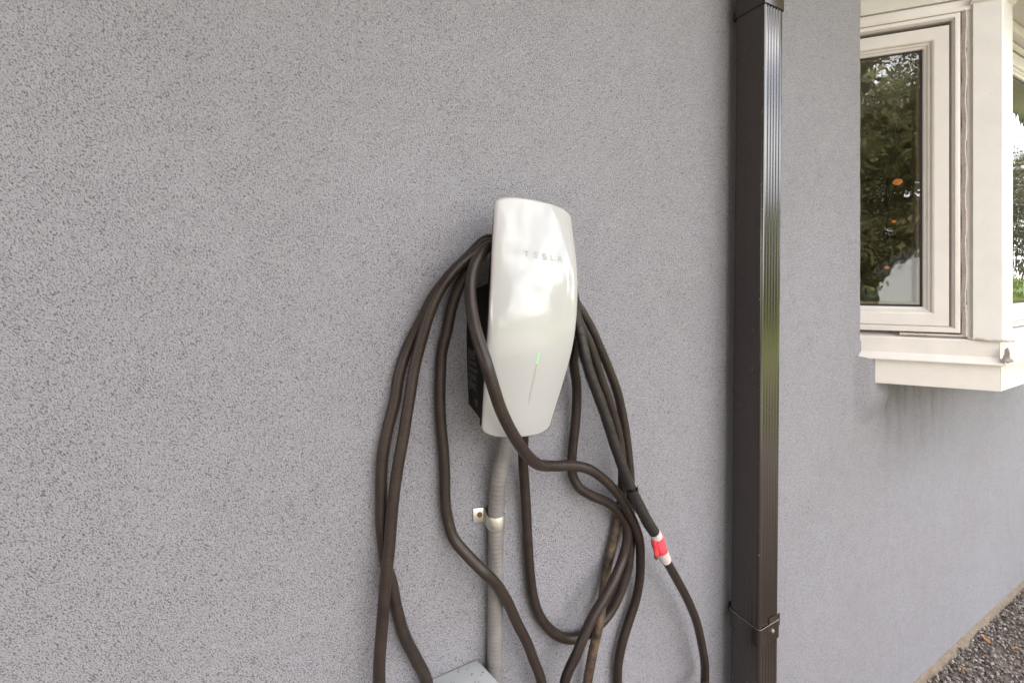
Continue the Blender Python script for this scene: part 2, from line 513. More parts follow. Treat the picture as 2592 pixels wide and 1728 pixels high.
def facet_window(F, q0, q1, bay):
    """window unit in one facet: frame (outer), gasket, sash, glass"""
    G = F; F = lambda q, n, z: G(q, n-.016, z)
    o = frame_ring(F, q0, q1, FZ0, FZ1, [(.0,-.06),(.0,.004),(.004,.006),(.012,.006),(.0165,-.001),(.0165,-.06)])
    fr = obj('window_frame', *o, M['vinyl'], bay, smooth=True, auto=30)
    g = frame_ring(F, q0+.0165, q1-.0165, FZ0+.0125, FZ1-.0225, [(-.001,-.012),(.0075,-.012)])
    obj('weather_gasket', *g, M['gasket'], bay)
    s = frame_ring(F, q0+.0225, q1-.0225, FZ0+.0170, FZ1-.0285, [(.0,-.03),(.0,.000),(.002,.003),(.034,.003),(.038,.001),(.040,-.004),(.045,-.005),(.047,-.008),(.0525,-.011),(.0535,-.016)])
    obj('sash', *s, M['vinyl'], bay, smooth=True, auto=20)
    a0, a1, b0, b1 = q0+.0755, q1-.0755, FZ0+.0715, FZ1-.0815
    gg = frame_ring(F, a0, a1, b0, b1, [(-.001,-.0155),(.0055,-.0158)])
    obj('glazing_gasket', *gg, M['gasket'], bay)
    gl = obj('glass_pane', [F(a0,-.0165,b0),F(a1,-.0165,b0),F(a1,-.0165,b1),F(a0,-.0165,b1)], [(0,1,2,3)], M['pane'], bay)
    sp = frame_ring(F, a0+.004, a1-.004, b0+.004, b1-.004, [(0,-.019),(.008,-.019),(.008,-.030)])
    obj('glass_spacer', *sp, M['spacer'], bay)
    obj('inner_pane', [F(a0,-.033,b0),F(a1,-.033,b0),F(a1,-.033,b1),F(a0,-.033,b1)], [(0,1,2,3)], M['pane'], bay)
QF = .2355
# the bay's structural box (jamb boards behind the window units), then its units
mb = MB()
mb.add(fbox(FA, -.32, QC-.06, -.11, -.080, 1.14, 1.218))
bay = obj('bay_window', mb.v, mb.f, M['vinyl'], house, label='cream vinyl bay window with angled casement and metal sill')
facet_window(FA, -.36, QF, bay)
BQ0, BQ1 = .072, 1.02
facet_window(lambda q, n, z: FB(q, n-.045, z), BQ0+.012, BQ1, bay)
# caulk bead between frame and corner post
def bead(path, r0, r1, seed, name):
    r = random.Random(seed)
    p = catmull(path, 8)
    k = [r.uniform(r0, r1) for _ in p]
    v, f = sweep(p, lambda i, a: k[i]*(1+.15*math.sin(3*a)), 8)
    obj(name, v, f, M['caulk'], bay, smooth=True)
bead([FA(.2445 + .0012*math.sin(i*1.7), -.0145, 1.213+.91*i/24) for i in range(25)], .0050, .0066, 1, 'caulk_bead')
bead([FA(.10+.15*i/10, -.013, 1.2145) for i in range(11)] + [FA(.252,-.012,1.210), FA(.275,-.003,1.2085), FA(.30,-.002,1.207), FA(.322,-.002,1.2065), FA(.345,-.012,1.2065)], .0028, .0042, 2, 'caulk_bead')
# corner post cladding
def post():
    prof = [FA(.2505,-.06,0), FA(.2505,-.013,0), FA(.2580,-.013,0), FA(.2592,-.005,0), FA(.3185,-.005,0)]
    c = FA(.3185, -.005, 0)
    prof += [Vector((c.x+.006, c.y-.002, 0)), Vector((c.x+.073, c.y-.002, 0)), Vector((c.x+.073, c.y+.06, 0))]
    z0, z1 = 1.206, 2.150
    v = []; n = len(prof)
    for p in prof: v += [(p.x,p.y,z0),(p.x,p.y,z1)]
    f = [(2*i,2*i+2,2*i+3,2*i+1) for i in range(n-1)]
    return v, f
v, f = post()
obj('corner_post', v, f, M['clad'], bay, smooth=True, auto=25)
# metal sill: one run along each facet, profile (n, z)
SP_TOP = [(-.09,1.222),(-.028,1.2120),(-.010,1.2045),(-.008,1.2020),(-.008,1.160),(-.006,1.157),(.006,1.1440),(.007,1.1405),(.003,1.1395)]
SP_LOW = [(-.006,1.1400),(-.0065,1.0680),(-.016,1.0660),(-.12,1.0660)]
def miter_sill(prof, name, m, gap=.0006):
    # the mitre between facet A (angle) and facet B (wall-parallel)
    tan = math.tan((math.pi/2 - PH)/2)
    v = []; f = []; n = len(prof)
    for nn, z in prof:
        v += [FA(-.905*nn-.004 if nn > -.012 else -.2, nn, z), FA(QC + nn*tan - gap, nn, z)]
    for i in range(n-1): f.append((2*i, 2*i+1, 2*i+3, 2*i+2))
    obj(name, v, f, m, bay, smooth=True, auto=25)
    v = []; f = []
    L = 1.07
    for nn, z in prof:
        v += [FB(-nn*tan + gap, nn, z), FB(L + nn*tan, nn, z)]
    for i in range(n-1): f.append((2*i, 2*i+1, 2*i+3, 2*i+2))
    obj(name, v, f, m, bay, smooth=True, auto=25)
    # far side facet, running back to the wall
    cx2 = PCX + L
    F2 = lambda q, n_, z: Vector((cx2 + q*EX + n_*EOU, -(PCO - q*EOU + n_*EX), z))
    v = []; f = []
    for nn, z in prof: v += [F2(-nn*tan, nn, z), F2(.40, nn, z)]
    for i in range(n-1): f.append((2*i, 2*i+1, 2*i+3, 2*i+2))
    obj(name, v, f, m, bay, smooth=True, auto=25)
miter_sill(SP_TOP, 'sill_cap', M['sill'])
miter_sill(SP_LOW, 'sill_fascia', M['sill'])
# dab of old sealant at the mitre
def dab():
    r = random.Random(8); bm = bmesh.new(); bmesh.ops.create_icosphere(bm, subdivisions=3, radius=1)
    v = []
    for q in bm.verts:
        k = 1 + .25*math.sin(5*q.co.x+2)*math.sin(4*q.co.z) + r.uniform(-.05,.05)
        zz = q.co.z*k
        w = .011*(1-.62*max(0, zz))
        v.append(FA(QC+.006+q.co.x*w*k, .006 + q.co.y*.009*k - .004*max(0,zz), 1.160+zz*(.030 if zz > 0 else .012)))
    f = [tuple(w.index for w in p.verts) for p in bm.faces]
    bm.free(); return v, f
v, f = dab(); obj('sealant_dab', v, f, M['caulk'], bay, smooth=True)
# head board, trim and soffit over the bay
mb = MB()
mb.add(fbox(FA, -.36, QC+.004, -.04, -.010, 2.121, 2.152))
obj('head_board', mb.v, mb.f, M['vinyl'], bay, bevel=.002)
mb = MB().add(fbox(lambda q,n,z: FB(q,n-.045,z), .078, 1.02, -.02, .010, 2.121, 2.152))
obj('head_board', mb.v, mb.f, M['vinyl'], bay, bevel=.002)
tan = math.tan((math.pi/2 - PH)/2)
def trim():
    prof = [(-.006,2.132),(.004,2.139),(.008,2.1525)]
    v = []; f = []
    for nn, z in prof: v += [FA(.252, nn, z), FA(QC+nn*tan, nn, z), FB(.080, nn, z)]
    for i in range(2):
        for k in range(2): a = 3*i+k; f.append((a,a+1,a+4,a+3))
    return v, f
v, f = trim(); obj('crown_trim', v, f, M['clad'], bay, smooth=True, auto=30)
ov = .22
L = 1.07
ova = -.005
pts = [Vector((X0-1.345*ova, 0, 0)), FA((PCO+ov-ova*EX)/EOU, ova, 0), FB(L+ov*tan, ov, 0), Vector((PCX+L+.36, .2, 0)), Vector((X0-1.345*ova, .2, 0))]
v = [(p.x,p.y,2.1535) for p in pts] + [(p.x,p.y,2.30) for p in pts]
n = len(pts); f = [tuple(range(n)), tuple(range(n,2*n))] + [(i,(i+1)%n,n+(i+1)%n,n+i) for i in range(n)]
obj('soffit', v, f, M['soffit'], bay)
apex = 2.75
v = [(p.x,p.y,2.302) for p in pts] + [(pts[1].x, .01, apex), (pts[2].x, .01, apex)]
f = [(0,1,5),(1,2,6,5),(2,3,6),(0,5,4)]
obj('bay_roof', v, f, M['shingle'], bay)
# room behind the glass
v, f = box(1.30, 5.2, -.02, 4.2, .3, 2.42)
RX0, RX1, RY1, RZ1 = 1.53, 4.8, 4.4, 2.50
v = [(RX0,.25,.2),(RX1,.25,.2),(RX1,RY1,.2),(RX0,RY1,.2),(RX0,.25,RZ1),(RX1,.25,RZ1),(RX1,RY1,RZ1),(RX0,RY1,RZ1)]
f = [(0,1,2,3),(4,5,6,7),(1,2,6,5),(2,3,7,6),(3,0,4,7)]
obj('room', v, f, M['room'], house)

# pendant lamps seen burning inside the room
def globe_lamp(x, y, z, r, label):
    t = thing('pendant_lamp', label, 'lamp', (x, y, z), 'lit lamps inside the room')
    bm = bmesh.new(); bmesh.ops.create_uvsphere(bm, u_segments=20, v_segments=12, radius=r)
    vv = [(q.co.x+x, q.co.y+y, q.co.z*.8+z) for q in bm.verts]; ff = [tuple(k.index for k in p.verts) for p in bm.faces]; bm.free()
    obj('lamp_globe', vv, ff, M['lamp'], t, smooth=True)
    a, b = sweep([Vector((x,y,z+r*.78)), Vector((x,y,z+r*.78+.02)), Vector((x,y,z+r*.78+.021)), Vector((x,y,RZ1))], lambda i, an: r*.35 if i < 2 else .004, 10)
    obj('lamp_cord', a, b, M['cord'], t)

# ---------------------------------------------------------------- wall charger
CXc, CZc, CTH = .3226, 1.3197, .1109
HH = .1725
TK = [-.95,-.8,-.5,-.2,.1,.4,.7,.95]
HWK = [.0690,.0704,.0748,.0750,.0743,.0700,.0636,.0583]
OK_T = [-1,-.4,.2,.7,1.0]
OK_O = [.0776,.1100,.1170,.0970,.0850]
BUL = .0202; WM = .0755
def lerp_tab(xs, ys, x):
    if x <= xs[0]: return ys[0] + (ys[1]-ys[0])/(xs[1]-xs[0])*(x-xs[0])
    for i in range(len(xs)-1):
        if x <= xs[i+1] or i == len(xs)-2:
            return ys[i] + (ys[i+1]-ys[i])*(x-xs[i])/(xs[i+1]-xs[i])
def smooth_tab(xs, ys, x, w=.22):
    a = 0; tot = 0
    for k in range(-8, 9):
        g = 1 - abs(k)/9
        a += g*lerp_tab(xs, ys, x + w*k/8); tot += g
    return a/tot
HWT = [smooth_tab(TK, HWK, -1.2+2.4*i/240) for i in range(241)]
OOT = [smooth_tab(OK_T, OK_O, -1.2+2.4*i/240, .35) for i in range(241)]
def look(tab, x):
    q = min(max((x+1.2)/2.4*240, 0), 239.999); i = int(q); return tab[i] + (tab[i+1]-tab[i])*(q-i)
def ch_hw(t): return look(HWT, t/HH)
def ch_o(s, t): return look(OOT, t/HH) + BUL*(1-(s/WM)**2)
def CH(s, t, o):
    return Vector((CXc + s*math.cos(CTH) - t*math.sin(CTH), -o, CZc - s*math.sin(CTH) - t*math.cos(CTH)))
def sgnpow(x, p): return math.copysign(abs(x)**p, x)
def face_contour(nside=44, ncap=26):
    pts = []
    for i in range(nside+1):
        t = -.93*HH + 1.86*HH*i/nside; pts.append((-ch_hw(t), t))
    for i in range(1, ncap):
        x = -1 + 2*i/ncap
        pts.append((ch_hw(.93*HH)*sgnpow(math.sin(x*math.pi/2), .62), .93*HH + .07*HH*abs(math.cos(x*math.pi/2))**.62 + .0070*(1-x*x)))
    for i in range(nside, -1, -1):
        t = -.93*HH + 1.86*HH*i/nside; pts.append((ch_hw(t), t))
    for i in range(1, ncap):
        x = 1 - 2*i/ncap
        pts.append((ch_hw(-.93*HH)*sgnpow(math.sin(x*math.pi/2), .62), -.93*HH - .07*HH*abs(math.cos(x*math.pi/2))**.62 - .0055*(1-x*x)))
    return pts
CON = face_contour()
def inset(pts, d):
    n = len(pts); out = []
    for i in range(n):
        a = Vector(pts[i-1]); b = Vector(pts[(i+1) % n]); t = (b-a)
        if t.length < 1e-9: out.append(pts[i]); continue
        t.normalize(); nrm = Vector((-t.y, t.x))
        p = Vector(pts[i])
        c = p + nrm*d
        if c.length > p.length: c = p - nrm*d
        out.append((c.x, c.y))
    return out
charger = thing('wall_charger', 'white glass fronted electric car charger hung tilted on the grey stucco wall', 'charger', (CXc, 0, CZc-.17))
def ring_mesh(rings, cap_center=None):
    v = []; f = []; n = len(rings[0])
    for r in rings: v += r
    for i in range(len(rings)-1):
        for k in range(n): f.append((i*n+k, i*n+(k+1) % n, (i+1)*n+(k+1) % n, (i+1)*n+k))
    if cap_center is not None:
        c = len(v); v.append(cap_center); b = (len(rings)-1)*n
        for k in range(n): f.append((b+k, b+(k+1) % n, c))
    return v, f
E1 = inset(CON, .0032)
rings = [[CH(s,t,ch_o(s,t)-.0005) for s,t in E1]]
for k in (.93,.85,.75,.64,.52,.40,.28,.16,.07):
    rings.append([CH(s*k,t*k,ch_o(s*k,t*k)) for s,t in E1])
v, f = ring_mesh(rings, CH(0,0,ch_o(0,0)))
front = obj('front_glass', v, f, M['glass_white'], charger, smooth=True, auto=60)
E0a = inset(CON, .0012)
rings = [[CH(s,t,ch_o(s,t)-.0005) for s,t in E1], [CH(s,t,ch_o(s,t)-.0012) for s,t in E0a], [CH(s,t,ch_o(s,t)-.0035) for s,t in CON],
         [CH(s,t,ch_o(s,t)-.0075) for s,t in CON], [CH(s,t,ch_o(s,t)-.0090) for s,t in E0a], [CH(s,t,ch_o(s,t)-.0092) for s,t in inset(CON,.006)]]
v, f = ring_mesh(rings)
obj('glass_rim', v, f, M['rim'], front, smooth=True, auto=60)
# dark shell behind the glass
E2 = inset(CON, .0030); E3 = inset(CON, .0065); E4 = inset(CON, .018)
def shell_depth(t): return .010 + .012*min(max((t+HH)/(.75*HH), 0), 1)
rings = [[CH(s,t,ch_o(s,t)-.0088) for s,t in E2], [CH(s,t,ch_o(s,t)-.0088-.6*shell_depth(t)) for s,t in E2],
         [CH(s,t,ch_o(s,t)-.0088-shell_depth(t)) for s,t in E3], [CH(s,t,ch_o(s,t)-.0088-shell_depth(t)-.002) for s,t in E4]]
v, f = ring_mesh(rings, CH(0,0,.075))
shell = obj('shell', v, f, M['housing'], charger, smooth=True, auto=50)
# body that carries the shell on the wall; the cable hangs over it
HW0 = [(-.055,.050),(-.03,.062),(.0,.0635),(.04,.0610),(.10,.0530),(.155,.0440)]
def hw0(t):
    return lerp_tab([a for a,_ in HW0], [b for _,b in HW0], t)
def body():
    N = 20; rows = []
    for i in range(N+1):
        k = i/N
        tb = -.030 + .185*k; tf = -.045 + .205*k
        wb = hw0(tb); wf = min(ch_hw(tf)-.0055, .0745)
        of = look(OOT, tf/HH) - .024
        row = []
        for sgn in (-1, 1):
            row.append(CH(sgn*wb, tb, -.002)); row.append(CH(sgn*(wb+(wf-wb)*.5), tb+(tf-tb)*.5, of*.55)); row.append(CH(sgn*wf, tf, of+.012))
        rows.append(row)
    v = [p for r in rows for p in r]; f = []
    for i in range(N):
        a = 6*i
        for k in (0,1,3,4): f.append((a+k,a+k+1,a+k+7,a+k+6))
    f += [(0,1,4,3),(1,2,5,4)]
    a = 6*N; f += [(a,a+1,a+4,a+3),(a+1,a+2,a+5,a+4)]
    return v, f
v, f = body(); housing = obj('housing', v, f, M['housing'], charger, smooth=True, auto=40)
# letters on the glass (raised 0.3 mm print)
LT, LW_, LH, LS = -.0905, .0066, .0080, .0009
def glyph_bar(s0, s1, t0, t1):
    v = []
    for s, t in ((s0,t0),(s1,t0),(s1,t1),(s0,t1)): v.append(CH(s,t,ch_o(s,t)+.0003))
    return v, [(0,1,2,3)]
GL = {'T': [(0,1,0,.13),(.43,.57,.13,1)],
      'E': [(0,1,0,.13),(0.0,1,.435,.565),(0,1,.87,1)],
      'S': [(0,1,0,.13),(0,.14,.13,.5),(0,1,.435,.565),(.86,1,.5,.87),(0,1,.87,1)],
      'L': [(0,.14,0,.87),(0,1,.87,1)],
      'A': [(0,1,0,.13),(0,.14,.42,1),(.86,1,.42,1),(.14,.86,.42,.55)]}
for i, ch in enumerate('TESLA'):
    s0 = -.0325 + i*.0146
    g = MB()
    for a, b, c, d in GL[ch]:
        g.add(glyph_bar(s0+a*LW_, s0+b*LW_, LT-.004+c*LH, LT-.004+d*LH))
    obj('letter', g.v, g.f, M['print'], front)
v, f = MB().v, []
def strip(s0, s1, t0, t1, dz, n=10):
    v = []; f = []
    for i in range(n+1):
        t = t0 + (t1-t0)*i/n
        v += [CH(s0,t,ch_o(s0,t)+dz), CH(s1,t,ch_o(s1,t)+dz)]
    for i in range(n): f.append((2*i,2*i+1,2*i+3,2*i+2))
    return v, f
obj('status_light', *strip(-.0006,.0006,.0500,.0650,.00035), M['led'], front)
obj('light_bar_groove', *strip(-.0005,.0005,.0660,.1250,.0003), M['groove'], front)
# rating label: pale printed lines on the left cheek of the body
def cheek(k, d):   # k along the height 0..1 (matching body rows), d from the wall 0..1
    tb = -.030 + .185*k; tf = -.045 + .205*k
    wb = hw0(tb); wf = min(ch_hw(tf)-.0055, .0745); of = look(OOT, tf/HH) - .024
    A = CH(-wb, tb, -.002); B = CH(-(wb+(wf-wb)*.5), tb+(tf-tb)*.5, of*.55); Cc = CH(-wf, tf, of+.012)
    p = A.lerp(B, d*2) if d < .5 else B.lerp(Cc, d*2-1)
    return p + Vector((-.0004, -.0001, 0))
def label_lines():
    r = random.Random(2); g = MB(); k = .500
    blocks = [(1,.20,.004),(6,.50,.0028),(2,.50,.004),(1,.22,.004),(4,.62,.0028),(1,.24,.004),(4,.66,.0028),(1,.18,.004),(6,.66,.0028),(1,.34,.004),(7,.66,.0028),(2,.28,.0028)]
    for n, wd, h in blocks:
        for _ in range(n):
            d1 = .12 + (wd-.12)*r.uniform(.82,1)
            g.add(([cheek(k,.10), cheek(k,d1), cheek(k+h,d1), cheek(k+h,.10)], [(0,1,2,3)]))
            k += h + .0048
        k += .006
    return g, k
g, kend = label_lines()
obj('rating_label', g.v, g.f, M['labelprint'], housing)
def cert_mark():
    g = MB(); n = 18; kc, dc = .905, .62
    for i in range(n):
        a, b = 2*math.pi*i/n, 2*math.pi*(i+1)/n
        q = []
        for rr, an in ((1,a),(1,b),(.74,b),(.74,a)): q.append(cheek(kc+.016*rr*math.sin(an), dc+.095*rr*math.cos(an)))
        g.add((q, [(0,1,2,3)]))
    for (k0,k1,d0,d1) in ((-.009,.005,-.045,-.025),(.000,.005,-.045,-.004),(-.009,.009,.012,.030),(.004,.009,.012,.05),(.022,.036,-.02,.02),(.024,.034,.03,.07)):
        g.add(([cheek(kc+k0,dc+d0),cheek(kc+k0,dc+d1),cheek(kc+k1,dc+d1),cheek(kc+k1,dc+d0)], [(0,1,2,3)]))
    return g
g = cert_mark(); obj('certification_mark', g.v, g.f, M['labelprint'], housing)

# ---------------------------------------------------------------- charging cable: one long cord, looped over the charger
S_A = [(0.282,0.03,1.4398),(0.2531,0.0273,1.4145),(0.2215,0.0238,1.3831),(0.1966,0.0201,1.3508),(0.179,0.0167,1.3154),(0.1577,0.0125,1.2717),(0.144,0.0125,1.2294),(0.1388,0.0125,1.1945),(0.1289,0.0125,1.1571),(0.1204,0.0125,1.1101),(0.1187,0.0125,1.0627),(0.1192,0.0125,1.0142),(0.1226,0.0125,0.9771),(0.1261,0.0125,0.9521),(0.1341,0.0125,0.9226),(0.1405,0.0125,0.8862),(0.1529,0.0125,0.8377),(0.1704,0.0125,0.7961),(0.1882,0.0125,0.7515)]
S_B = [(0.2731,0.05,1.4312),(0.2526,0.0482,1.4153),(0.2241,0.0454,1.3926),(0.2021,0.042,1.3652),(0.1869,0.038,1.3328),(0.1742,0.034,1.29),(0.164,0.03,1.2468),(0.1564,0.03,1.202),(0.1511,0.03,1.1707),(0.1476,0.03,1.148),(0.139,0.03,1.1016),(0.1311,0.03,1.0436),(0.1266,0.03,0.9858),(0.1216,0.03,0.9401),(0.1171,0.03,0.8831),(0.1127,0.03,0.7987)]
S_C = [(0.2844,0.034,1.4295),(0.2643,0.0328,1.4145),(0.2477,0.0307,1.3906),(0.2317,0.028,1.359),(0.2229,0.0235,1.3282),(0.2174,0.0186,1.294),(0.2112,0.014,1.2622),(0.2087,0.0138,1.2284),(0.2081,0.0136,1.1857),(0.2101,0.0134,1.1426),(0.2141,0.0132,1.1052),(0.2161,0.013,1.0662),(0.2168,0.0127,1.0273),(0.2208,0.0126,0.9982),(0.2286,0.0184,0.9679),(0.246,0.03,0.9438),(0.2677,0.044,0.9195),(0.2902,0.044,0.8917),(0.3131,0.0389,0.8521),(0.3345,0.0327,0.8051),(0.3548,0.03,0.7631),(0.3672,0.03,0.7301),(0.3836,0.03,0.682)]
S_Dd = [(0.2753,0.06,1.4275),(0.256,0.068,1.4157),(0.2385,0.078,1.3922),(0.2296,0.088,1.3658),(0.2252,0.105,1.3309),(0.2252,0.125,1.2981),(0.2308,0.14,1.266),(0.2403,0.142,1.2339),(0.2528,0.138,1.202),(0.2672,0.132,1.1754),(0.2913,0.118,1.1412),(0.3147,0.1031,1.1131),(0.3446,0.085,1.0866),(0.3869,0.066,1.0682),(0.4317,0.054,1.0552),(0.4677,0.052,1.0409),(0.5002,0.052,1.0165),(0.5266,0.052,0.9899),(0.5483,0.0497,0.9628),(0.5652,0.048,0.9357),(0.5845,0.042,0.9053),(0.604,0.0331,0.8656),(0.6128,0.026,0.8266),(0.6159,0.0206,0.7809),(0.6109,0.015,0.7366),(0.592,0.0143,0.6974),(0.5764,0.0137,0.661),(0.5679,0.0131,0.6261),(0.5665,0.0125,0.5885)]
S_E = [(0.4474,0.046,1.2899),(0.4473,0.0391,1.2543),(0.4475,0.034,1.2275),(0.458,0.0277,1.1892),(0.463,0.022,1.1543),(0.4618,0.0188,1.1096),(0.4585,0.016,1.0696),(0.4551,0.0172,1.0383),(0.4571,0.018,1.0173),(0.4678,0.0226,0.996),(0.4948,0.026,0.9762),(0.5271,0.0282,0.9578),(0.5524,0.031,0.9374),(0.5709,0.031,0.9078),(0.5748,0.031,0.8787),(0.5641,0.032,0.8483),(0.5363,0.0407,0.8219),(0.5056,0.0454,0.7959),(0.4781,0.0475,0.7721),(0.459,0.0487,0.7479),(0.4432,0.0472,0.719),(0.4298,0.0461,0.7002),(0.4207,0.045,0.6786)]
S_M = [(0.3433,0.04,1.125),(0.3447,0.036,1.107),(0.3483,0.0281,1.0718),(0.3569,0.018,1.0243),(0.361,0.0161,0.9803),(0.3656,0.0135,0.9218),(0.3709,0.0125,0.8626),(0.3773,0.0125,0.8206),(0.3893,0.0125,0.7852),(0.4114,0.0125,0.7512),(0.4355,0.013,0.7289),(0.4606,0.013,0.7164),(0.4865,0.013,0.7124),(0.5169,0.0131,0.7182),(0.5482,0.0133,0.7349),(0.5715,0.0136,0.7623),(0.5884,0.0138,0.7949),(0.5962,0.0141,0.8316),(0.6001,0.0144,0.8721),(0.5977,0.0147,0.919),(0.5964,0.0151,0.9773),(0.5951,0.0153,1.0003),(0.5888,0.0156,1.046),(0.5835,0.0158,1.078),(0.5763,0.016,1.1093),(0.5599,0.019,1.1583),(0.5382,0.0217,1.2029),(0.514,0.0248,1.2464),(0.4907,0.0277,1.2856),(0.4686,0.03,1.3164),(0.4529,0.03,1.3375)]
S_G = [(0.4362,0.05,1.3252),(0.4496,0.05,1.2965),(0.4711,0.0476,1.2629),(0.4899,0.0448,1.222),(0.5084,0.042,1.1801),(0.5325,0.0386,1.1259),(0.548,0.036,1.0828),(0.5594,0.034,1.0203),(0.5673,0.024,0.9615),(0.5685,0.0125,0.909),(0.5565,0.0127,0.8678),(0.5417,0.0129,0.825),(0.5303,0.0152,0.7832),(0.5141,0.0259,0.7498),(0.5046,0.0285,0.7243),(0.4964,0.0285,0.6976),(0.4921,0.0247,0.6665),(0.4885,0.02,0.6284)]
S_T = [(0.4204,0.07,1.3204),(0.4342,0.071,1.284),(0.4433,0.072,1.2467),(0.4572,0.0713,1.2083),(0.4755,0.0707,1.1685),(0.4934,0.07,1.1266),(0.5112,0.07,1.0791),(0.5302,0.07,1.0353),(0.5488,0.07,0.9957),(0.5706,0.068,0.9572),(0.5971,0.0659,0.9157),(0.6143,0.0648,0.892),(0.6249,0.0635,0.8666),(0.643,0.062,0.8354),(0.6752,0.057,0.7878),(0.7144,0.0509,0.7282),(0.7516,0.044,0.66),(0.7704,0.0404,0.6056),(0.7841,0.0372,0.5566),(0.7881,0.034,0.5109)]

def arc(left, right, peak, o):
    """over the saddle behind the glass, from the left strand to the right strand"""
    return [(left[0]+(right[0]-left[0])*.22, o, peak-.012), (left[0]+(right[0]-left[0])*.5, o, peak), (left[0]+(right[0]-left[0])*.80, o, peak-.028)]
def bottom(a, b, zz, o):
    w = b[0]-a[0]
    return [(a[0]+.06*w, (a[1]+o)/2, a[2]-(a[2]-zz)*.6), (a[0]+.22*w, o, zz+.035), (a[0]+.5*w, o, zz), (a[0]+.78*w, o, zz+.035), (b[0]-.06*w, (b[1]+o)/2, b[2]-(b[2]-zz)*.6)]
seq = []
def put(l, mud=0): seq.extend([(p, mud) for p in l])
Trev = S_T[::-1]
put(S_M); put(arc(S_A[0], S_M[-1], 1.447, .028)[::-1]); put(S_A)
put(bottom(S_A[-1], S_G[-1], .42, .03)); put(S_G[::-1][:9], 1); put(S_G[::-1][9:], 0); put(arc(S_C[0], S_G[0], 1.430, .040)[::-1]); put(S_C)
put(bottom(S_C[-1], S_E[-1], .52, .055)); put(S_E[::-1]); put([(p[0],p[1],p[2]) for p in arc(S_Dd[0], S_E[0], 1.425, .056)][::-1]); put(S_Dd)
put(bottom(S_Dd[-1], S_B[-1], .34, .06)); put(S_B[::-1]); put(arc(S_B[0], S_T[0], 1.440, .062)); t_start = len(seq); put(S_T)
put([(.712,.094,.50),(.690,.096,.40),(.655,.10,.32)])
SUB = 6
path = catmull([W(p) for p, _ in seq], SUB)
r_c = .0087
cv, cf = sweep(path, r_c, 14)
cable = obj('charging_cable', cv, cf, M['rubber'], None, smooth=True, auto=70, loc=(.36, -.03, .34),
            label='long brown-black charging cable looped over the white charger in hanging coils', cat='cable')
att = cable.data.attributes.new('mud', 'FLOAT', 'POINT')
vals = []
muds = [m for _, m in seq]
for i in range(len(path)):
    q = i/SUB; j = min(int(q), len(muds)-2); mval = muds[j] + (muds[j+1]-muds[j])*(q-j)
    vals += [.07 + .93*mval]*14
if len(vals) == len(att.data): att.data.foreach_set('value', vals)
# black tape wound round the cord that runs over the right side
def tpath(a, b): return path[(t_start)*SUB + int(a*SUB):(t_start)*SUB + int(b*SUB)+1]
def dense(p, step=.0012):
    out = []
    for i in range(len(p)-1):
        n = max(1, int((p[i+1]-p[i]).length/step))
        out += [p[i].lerp(p[i+1], k/n) for k in range(n)]
    return out + [p[-1]]
def wound(p, r, lip, pitch, seed):
    q = dense(p); rr = random.Random(seed); L = 0; acc = []
    for i in range(len(q)):
        if i: L += (q[i]-q[i-1]).length
        acc.append(L)
    return sweep(q, lambda i, a: r + lip*(((acc[i] + pitch*a/(2*math.pi)*.55)/pitch) % 1.0) + .0002*math.sin(acc[i]*140+seed), 18)
obj('tape_wrap', *wound(tpath(.8, 8.0), .00905, .0004, .017, 1), M['tape'], cable, smooth=True, auto=35)
obj('tape_wrap', *wound(tpath(8.05, 10.9), .0098, .0012, .012, 2), M['tape'], cable, smooth=True, auto=35, label='thick bulging turns of black tape above the red mark')
p = tpath(8.0, 8.5)
fl = []
q0 = p[0]; d = (p[-1]-p[0]).normalized()
side = Vector((.85,-.1,.35)).normalized(); fo = Vector((0,-1,0))
v = []; f = []
for i in range(9):
    an = -1.35 + 2.5*i/8
    dirn = (side*math.sin(an) + fo*math.cos(an)); dirn = (dirn - d*dirn.dot(d)).normalized()
    v += [q0 + d*.004 + dirn*.0100, q0 - d*(.003+.003*math.sin(i*.8)) + dirn*(.0122+.0012*math.sin(i*1.1))]
for i in range(8): f.append((2*i,2*i+1,2*i+3,2*i+2))
obj('tape_flap', v, f, M['tape'], cable, smooth=True)
obj('marking_tape', *wound(tpath(10.75, 11.35), .0108, .0006, .02, 3), M['whitetape'], cable, smooth=True, label='pinkish white tape end above the red band')
rp = dense(tpath(11.2, 12.35))
obj('marking_tape', *sweep(rp, lambda i, a: .0114 + .0020*math.sin(math.pi*i/len(rp)) + .0007*math.sin(3*a+i*.25) + .0004*math.sin(7*a-i*.5), 18), M['redtape'], cable, smooth=True, label='bright red tape band')
obj('marking_tape', *wound(tpath(12.2, 13.1), .0106, .0006, .02, 5), M['whitetape'], cable, smooth=True, label='pinkish white tape end below the red band')
bp = tpath(11.3, 12.9)
off = Vector((-.0105, -.004, -.003))
tail = [bp[0]+off*.6, bp[len(bp)//3]+off, bp[len(bp)//2]+off*1.15 + Vector((-.001,0,-.002)), bp[len(bp)//2]+off*1.15+Vector((-.001,0,-.006))]
tp = catmull(tail, 5)
obj('tied_tail', *sweep(tp, .0046, 10), M['redtape'], cable, smooth=True)
e = tp[-1]
obj('tail_end', *sweep([e+Vector((0,0,.001)), e+Vector((.0002,0,-.003)), e+Vector((.0005,0,-.007)), e+Vector((.0008,0,-.009))], lambda i, a: (.0042,.0044,.0036,.0018)[i], 10), M['rust'], cable, smooth=True, label='bare brown end poking out of the red tape')
